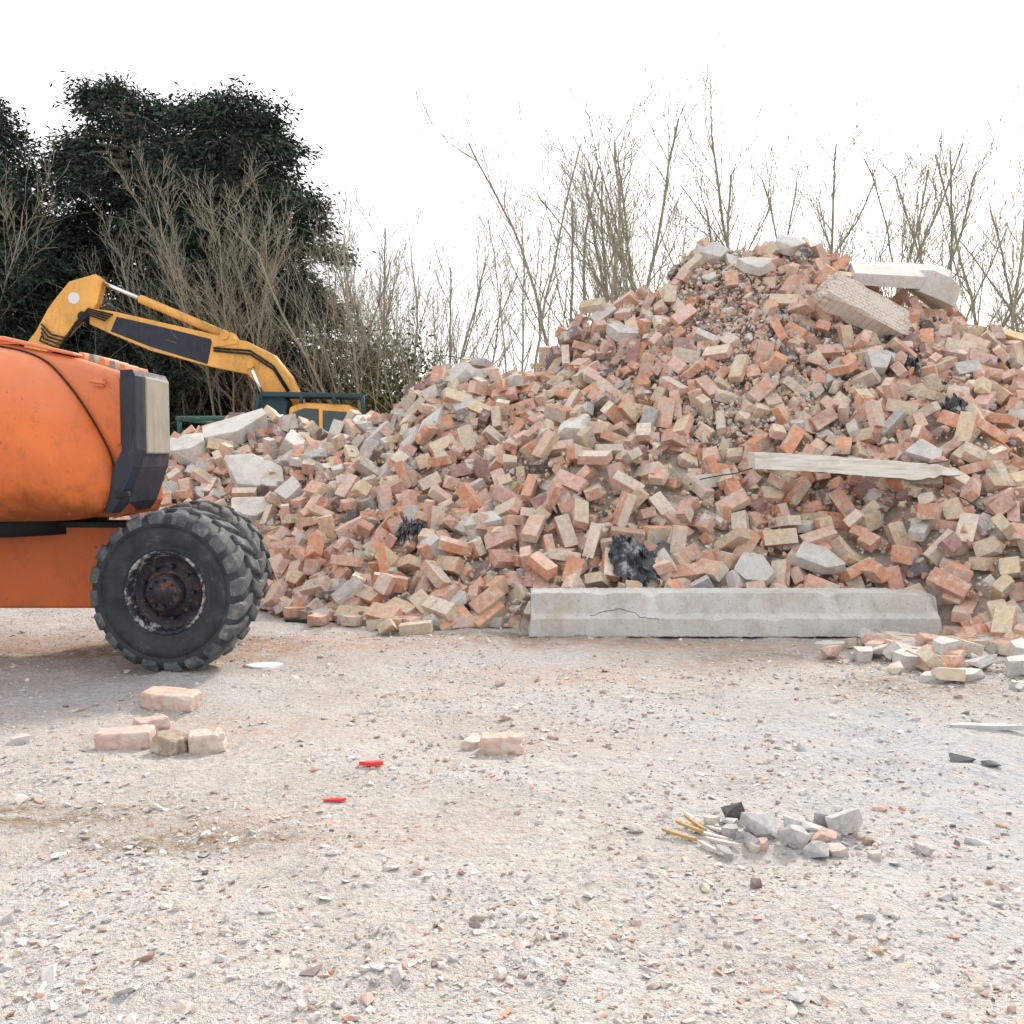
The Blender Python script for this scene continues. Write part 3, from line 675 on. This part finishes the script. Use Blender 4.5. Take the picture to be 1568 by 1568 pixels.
wheel("wheel_far", (-2.02, 6.38, .45), math.radians(2), lift)
wheel("wheel_near_rear", (-4.5, 5.50, .45), 0, lift)
wheel("wheel_far_rear", (-4.5, 6.38, .45), 0, lift)

# ------------------------------------------------------------------ excavator
EX = 28.0; ex = empty("excavator", (-8, EX, 0))
def D(pts): return [((u-784)/54.4, 1.2+(695-v)/54.4) for u, v in pts]   # drawing units -> metres
def D1(u, v, y): x, z = D([(u, v)])[0]; return (x, y, z)
prism("boom", D([(148, 476), (185, 481), (260, 498), (330, 514), (385, 526), (425, 546), (450, 578), (466, 612), (470, 650), (420, 650), (408, 600), (385, 575), (330, 564), (240, 540), (183, 516), (148, 500)]), EX-.22, EX+.22, M_YELLOW, ex, .03)
prism("boom_panel", D([(190, 489), (260, 505), (333, 523), (325, 560), (240, 534), (180, 511)]), EX-.235, EX-.2, M_DARK, ex, .01)
prism("stick", D([(118, 436), (158, 425), (168, 434), (160, 468), (146, 488), (128, 498), (108, 520), (72, 548), (46, 534), (66, 510), (84, 478), (96, 462)]), EX-.17, EX+.17, M_YELLOW, ex, .03)
prism("stick_link", D([(52, 528), (74, 540), (70, 600), (40, 620), (30, 580)]), EX-.15, EX+.15, M_YELLOW, ex, .02)
prism("bucket", D([(10, 600), (75, 590), (85, 640), (60, 690), (10, 690), (-10, 640)]), EX-.45, EX+.45, M_BLACK, ex, .05)
tube("stick_ram_barrel", [D1(222, 461, EX-.05), D1(352, 516, EX-.05)], .12, M_YELLOW, ex, 14)
tube("stick_ram_rod", [D1(166, 437, EX-.05), D1(224, 462, EX-.05)], .06, M_CHROME, ex, 12)
tube("ram_pin", [D1(352, 517, EX-.3), D1(352, 517, EX+.3)], .12, M_YELLOW, ex, 14)
prism("ram_bracket", D([(330, 520), (362, 512), (372, 530), (335, 535)]), EX-.25, EX+.25, M_YELLOW, ex, .02)
tube("boom_ram_rod", [D1(392, 562, EX-.42), D1(412, 610, EX-.42)], .06, M_CHROME, ex, 12)
tube("boom_ram_rod_far", [D1(392, 562, EX+.42), D1(412, 610, EX+.42)], .06, M_CHROME, ex, 12)
tube("boom_ram_barrel", [D1(411, 608, EX-.42), D1(432, 672, EX-.42)], .1, M_YELLOW, ex, 12)
tube("boom_ram_pin", [D1(392, 562, EX-.5), D1(392, 562, EX+.5)], .1, M_YELLOW, ex, 12)
tube("stick_pin", [D1(140, 489, EX-.3), D1(140, 489, EX+.3)], .14, M_BLACK, ex, 16)
tube("badge", [D1(125, 461, EX-.185), D1(125, 461, EX-.16)], .16, M_WHITE, ex, 18)
for i in range(4):
    tube("hose_%d" % (i+1), [D1(185-i*3, 487+i*3, EX-.28-.03*i), D1(150, 478+i*3, EX-.34), D1(130-i*4, 500+i*6, EX-.36), D1(118-i*5, 522+i*5, EX-.3), D1(92-i*6, 516+i*3, EX-.26), D1(76, 500+i*6, EX-.22)], .028, M_BLACK, ex, 6)
for i in range(2):
    tube("boom_pipe_%d" % (i+1), [D1(335, 540-i*4, EX-.26), D1(390, 545-i*5, EX-.26), D1(425, 568-i*5, EX-.26), D1(448, 605-i*5, EX-.26)], .03, M_BLACK, ex, 6)
prism("house", [(-7.6, 1.0), (-3.1, 1.0), (-3.1, 2.0), (-4.0, 2.1), (-7.6, 1.9)], EX-.9, EX+1.5, M_YELLOW, ex, .08)
prism("cab_shell", [(-6.05, 1.05), (-4.2, 1.05), (-4.15, 2.35), (-4.35, 2.52), (-5.6, 2.58), (-5.95, 2.45)], EX-1.35, EX-.45, M_YELLOW, ex, .08)
prism("cab_window", [(-5.85, 1.6), (-5.15, 1.6), (-5.15, 2.40), (-5.55, 2.42), (-5.85, 2.3)], EX-1.37, EX-1.3, M_GLASS, ex, .02)
prism("cab_side_window", [(-5.05, 1.6), (-4.4, 1.6), (-4.4, 2.32), (-5.05, 2.36)], EX-1.37, EX-1.3, M_GLASS, ex, .02)
prism("guard_box", [(-6.75, 1.9), (-6.1, 1.9), (-6.0, 2.6), (-6.15, 2.80), (-6.7, 2.80), (-6.85, 2.4)], EX-1.2, EX-.6, M_TEAL, ex, .04)
prism("roof_guard", [(-6.7, 2.72), (-4.0, 2.68), (-3.95, 2.80), (-6.7, 2.86)], EX-1.45, EX-.4, M_TEAL, ex, .03)
for i, (a, b) in enumerate([((-3.98, 2.75), (-3.92, 2.0)), ((-6.72, 2.78), (-6.85, 2.1)), ((-4.75, 2.75), (-4.7, 2.55)), ((-5.6, 2.75), (-5.6, 2.55))]):
    tube("guard_post_%d" % (i+1), [(a[0], EX-1.4, a[1]), (b[0], EX-1.4, b[1])], .06, M_TEAL, ex, 8)
for s in (-1, 1):
    yy = EX+.2+s*1.05
    prism("track_%s" % ("near" if s < 0 else "far"), [(-7.6, .25), (-7.3, .02), (-3.7, .02), (-3.4, .25), (-3.4, .6), (-3.7, .85), (-7.3, .85), (-7.6, .6)], yy-.3, yy+.3, M_BLACK, ex, .05)

sk = empty("waste_skip", (-4.6, 16.5, 0))
loft("skip_body", [[(-5.0, 16, .1), (-4.3, 16, .1), (-4.3, 17.4, .1), (-5.0, 17.4, .1)], [(-5.25, 15.8, 1.58), (-4.1, 15.8, 1.58), (-4.1, 17.6, 1.58), (-5.25, 17.6, 1.58)]], M_GREEN, sk, .01)
for i, (a, b) in enumerate([((-5.28, 15.78), (-4.08, 15.78)), ((-5.28, 17.62), (-4.08, 17.62)), ((-5.28, 15.78), (-5.28, 17.62)), ((-4.08, 15.78), (-4.08, 17.62))]):
    tube("skip_rim_%d" % (i+1), [(a[0], a[1], 1.76), (b[0], b[1], 1.76)], .04, M_GREEN, sk, 8)
for i, (x, y) in enumerate([(-5.26, 15.8), (-4.1, 15.8), (-5.26, 17.6), (-4.1, 17.6)]): tube("skip_post_%d" % (i+1), [(x, y, 1.5), (x, y, 1.76)], .04, M_GREEN, sk, 6)

# ------------------------------------------------------------------ trees
def seg_mesh(segs, k=4):
    S = np.array([[*a, *b, r0, r1] for a, b, r0, r1 in segs]); A, Bv = S[:, :3], S[:, 3:6]; d = Bv-A
    d /= np.linalg.norm(d, axis=1, keepdims=True)+1e-9
    ref = np.tile([.31, .95, .05], (len(S), 1)); u = np.cross(d, ref); u /= np.linalg.norm(u, axis=1, keepdims=True)+1e-9; v = np.cross(d, u)
    an = np.arange(k)*2*math.pi/k; ring = u[:, None]*np.cos(an)[None, :, None]+v[:, None]*np.sin(an)[None, :, None]
    V = np.concatenate([A[:, None]+ring*S[:, 6, None, None], Bv[:, None]+ring*S[:, 7, None, None]], 1).reshape(-1, 3)
    base = np.arange(len(S))[:, None, None]*2*k; q = np.array([[i, (i+1) % k, k+(i+1) % k, k+i] for i in range(k)])
    return V, (base+q[None]).reshape(-1, 4)
def bare_tree_segs(seed, h, stems, spread, trunk=0.0, twig=1.0, rad=1.0):
    rn = random.Random(seed); segs = []
    def grow(p, d, L, r, depth):
        n = {0: max(5, int(L/.5)), 1: max(3, int(L/.4)), 2: 4, 3: 2}[depth]
        st = L/n
        for i in range(n):
            wob = .07 if depth == 0 else .11
            d = (d+Vector((rn.gauss(0, wob), rn.gauss(0, wob), rn.gauss(0, wob*.6)+(.10 if depth else .03)))).normalized()
            q = p+d*st; r0 = r; r1 = max(r*(1-1.0/n) if depth < 3 else r*.75, .0042); segs.append((p, q, r0, r1)); p = q; r = r1
            if depth < 3 and (i >= n*.25 or depth > 0):
                for _ in range({0: 2, 1: 2, 2: 2}[depth]):
                    if rn.random() < (.55, .5, .42)[depth]*twig:
                        a = rn.uniform(.3, .75); s = Vector((rn.gauss(0, 1), rn.gauss(0, 1), rn.gauss(0, .5)))
                        s = (s-s.dot(d)*d).normalized(); nd = (d*math.cos(a)+s*math.sin(a)).normalized()
                        cl = {0: L*rn.uniform(.20, .42)*(1.1-.55*i/n), 1: L*rn.uniform(.28, .5), 2: rn.uniform(.25, .6)}[depth]
                        grow(p, nd, cl, max(r*.5, .0055), depth+1)
    for s in range(stems):
        a = 2*math.pi*(s+rn.random()*.7)/stems; tl = spread*rn.uniform(.3, 1.15)
        d = Vector((math.cos(a)*tl, math.sin(a)*tl, 1)).normalized()
        b = Vector((math.cos(a)*.12, math.sin(a)*.12, trunk)); grow(b, d, h*rn.uniform(.75, 1.02)/max(d.z, .6)*.97, rn.uniform(.038, .072)*h/9*rad, 0)
    if trunk: segs.append((Vector((0, 0, 0)), Vector((0, 0, trunk+.1)), .16, .12))
    return segs
variants = []
for i, (h, st, sp, tr, tw, rd) in enumerate([(10, 6, .36, 0, .95, 1), (10, 5, .46, .5, 1, 1), (10.5, 7, .32, 0, .9, 1), (9, 4, .5, .8, 1, 1.2), (10, 5, .40, .4, 1, 1), (10, 4, .28, 0, 1, 1), (9.5, 6, .42, .3, 1.3, .8)]):
    V, F = seg_mesh(bare_tree_segs(100+i, h, st, sp, tr, tw, rd)); o = trimesh("bare_tree", V, F, None, M_BARK, None, 4)
    variants.append(o.data); bpy.data.objects.remove(o)
def place_tree(v, x, y, s, rot, sz=None):
    o = bpy.data.objects.new("bare_tree", variants[v]); COL.objects.link(o); o.location = (x, y, 0); o.scale = (s, s, sz or s); o.rotation_euler = (0, 0, rot)
for v, x, y, s, rot in [(0, -5.6, 31, .80, 0), (3, -4.3, 29, .86, 1), (1, -2.5, 30, .78, 2), (5, -1.8, 33, .82, .5), (3, .3, 28, 1.0, 4.2), (2, 2.35, 28, 1.05, .3), (5, 4.1, 31, 1.02, 3),
                        (4, 5.7, 29, 1.02, 1.7), (1, 8.3, 32, 1.05, 5), (5, 9.7, 31, 1.02, 2.2), (0, 11.0, 29, 1.02, 4.5), (4, 13.5, 32, 1.05, 2.9), (3, 13.7, 28, 1.1, .8), (2, 17.0, 31, 1.0, 1.1), (1, 17.9, 29, 1.05, .2), (0, -4.4, 36, .86, 2.2), (1, 5, 38, 1.1, 1)]:
    place_tree(v, x, y, s, rot)
for v, x, y, s, rot in [(6, -8.4, 30.2, .86, .4), (0, -10.2, 30.8, .80, 2), (5, -7.2, 30.6, .72, 3)]: place_tree(v, x, y, s, rot)

def leaves(P, dirs, L, W, cols):
    n = len(P); d = dirs/np.linalg.norm(dirs, axis=1, keepdims=True); r = R.normal(size=(n, 3)); u = np.cross(d, r); u /= np.linalg.norm(u, axis=1, keepdims=True)
    a = P; m = P+d*L[:, None]*.5; t = P+d*L[:, None]; V = np.stack([a, m+u*W[:, None]*.5, t, m-u*W[:, None]*.5], 1).reshape(-1, 3)
    return V, np.arange(n*4).reshape(-1, 4), cols
def conifer(name, x, y, h, rmax, seed, nb=150, tint=1.0, base=.06, gap=0.0, pw=.5):
    rn = np.random.RandomState(seed); e = empty(name, (x, y, 0)); segs = []; Ps, Ds, Cs = [], [], []
    segs += [(Vector((x, y, 0)), Vector((x+.1, y, h*.5)), .3, .18), (Vector((x+.1, y, h*.5)), Vector((x, y, h*.98)), .18, .03)]
    for i in range(nb):
        f = rn.uniform(base, .99); z0 = h*f; a = rn.uniform(0, 2*math.pi); Rr = rmax*(1-f)**pw*rn.uniform(.6, 1.18)+.25
        if rn.rand() < gap: continue
        ax = np.array([math.cos(a), math.sin(a), 0]); rise = rn.uniform(.05, .4); tone = rn.uniform(.5, 1.5)
        pts = []
        for t in np.linspace(0, 1, 6): pts.append(np.array([x, y, z0])+ax*Rr*t+np.array([0, 0, Rr*(rise*t-.42*t*t)]))
        for p, q, t in zip(pts, pts[1:], range(5)): segs.append((p, q, .06*(1-t/5.5), .06*(1-(t+1)/5.5)))
        m = int(60+150*Rr/rmax)
        for c in range(int(5+6*Rr/rmax)):
            t = rn.beta(2.4, 1.0); k = min(int(t*5), 4); cpt = pts[k]+(pts[min(k+1, 5)]-pts[k])*(t*5-k)+rn.normal(0, .2, 3)*np.array([1, 1, .5])*(1.3-.7*t)
            mm = m//4; pp = cpt+rn.normal(0, 1, (mm, 3))*np.array([.28, .28, .13]); dd = ax*.8+np.array([0, 0, -.4])+rn.normal(0, .5, (mm, 3))
            tn = tone*rn.uniform(.5, 1.6)
            Ps.append(pp); Ds.append(dd); Cs.append(np.array([.028, .048, .031])*tint*tn*rn.uniform(.7, 1.35, (mm, 1)))
    Pn = np.concatenate(Ps); Dn = np.concatenate(Ds); Cn = np.concatenate(Cs); n = len(Pn)
    V, F, C = leaves(Pn, Dn, rn.uniform(.14, .28, n), rn.uniform(.045, .09, n), Cn); trimesh("foliage", V, F, C, M_LEAF, e, 4)
    V, F = seg_mesh(segs, 5); trimesh("trunk_and_limbs", V, F, None, M_BARK, e, 4)
conifer("conifer_tree", -9.4, 34, 13.3, 4.8, 1, 370, .95, .05, 0, .42)
conifer("conifer_tree", -13.4, 35, 13.9, 4.4, 2, 300, .85, .05, 0, .42)
conifer("conifer_tree", -18.2, 34, 13.4, 4.0, 3, 210, .8, .06, .05, .42)
conifer("conifer_tree", -11.5, 38, 14.4, 4.6, 4, 230, .75, .05, 0, .42)
conifer("conifer_tree", -15.9, 31, 9.6, 3.8, 6, 200, .85)
place_tree(1, -17.2, 30, .95, 2.0)
def bush(name, x, y, sx, sy, h, n, col, seed, tw=120):
    rn = np.random.RandomState(seed); e = empty(name, (x, y, 0)); k = 26
    C0 = np.stack([rn.uniform(-1, 1, k)*sx, rn.uniform(-1, 1, k)*sy, rn.beta(1.5, 1.5, k)*h], -1); C0[:, 2] *= 1-.5*(C0[:, 0]/sx)**2
    a = rn.randint(k, size=n); P = C0[a]+rn.normal(0, 1, (n, 3))*np.array([sx*.15+.15, .35, h*.13]); P[:, 2] = np.abs(P[:, 2])
    cc = np.array(col)*rn.uniform(.5, 1.5, k)[a][:, None]*rn.uniform(.7, 1.3, (n, 1)); P += [x, y, 0]
    V, F, C = leaves(P, rn.normal(size=(n, 3))+[0, 0, -.2], rn.uniform(.08, .2, n), rn.uniform(.05, .12, n), cc); trimesh("foliage", V, F, C, M_LEAF, e, 4)
    segs = []
    for i in range(tw):
        p = np.array([x+rn.uniform(-1, 1)*sx, y+rn.uniform(-1, 1)*sy, 0]); d = rn.normal(0, .3, 3); d[2] = 1
        for j in range(5): q = p+d*h*.26; segs.append((p, q, .02*(1-j/6), .02*(1-(j+1)/6))); p = q; d = d+rn.normal(0, .25, 3)
    V, F = seg_mesh(segs, 4); trimesh("stems", V, F, None, M_BARK, e, 4)
bush("evergreen_bush", -3.4, 30, 1.5, 1, 4.4, 9000, (.095, .11, .035), 1)
bush("evergreen_bush", -6.2, 32, 2.2, 1, 3.4, 8000, (.07, .08, .035), 2)
bush("undergrowth", -10, 32, 4.5, 1, 3.4, 14000, (.05, .058, .03), 3, 200)
bush("undergrowth", -17, 30, 4.5, 1, 3.4, 9000, (.04, .05, .027), 4, 150)
bush("undergrowth", -1, 34, 3.5, 1, 3.6, 5000, (.11, .105, .055), 7, 160)
rn = np.random.RandomState(9); n = 26000; X = rn.uniform(-45, 45, n); hh = 2.0+1.4*vnoise(X, X*0, .35, 3); P = np.stack([X, 42+rn.normal(0, .8, n), hh*rn.beta(1.6, 1.2, n)], -1)
V, F, C = leaves(P, rn.normal(size=(n, 3)), rn.uniform(.3, .6, n), rn.uniform(.18, .35, n), np.array([.10, .10, .06])*rn.uniform(.5, 1.5, (n, 1)))
trimesh("distant_hedge", V, F, C, M_LEAF, None, 4)
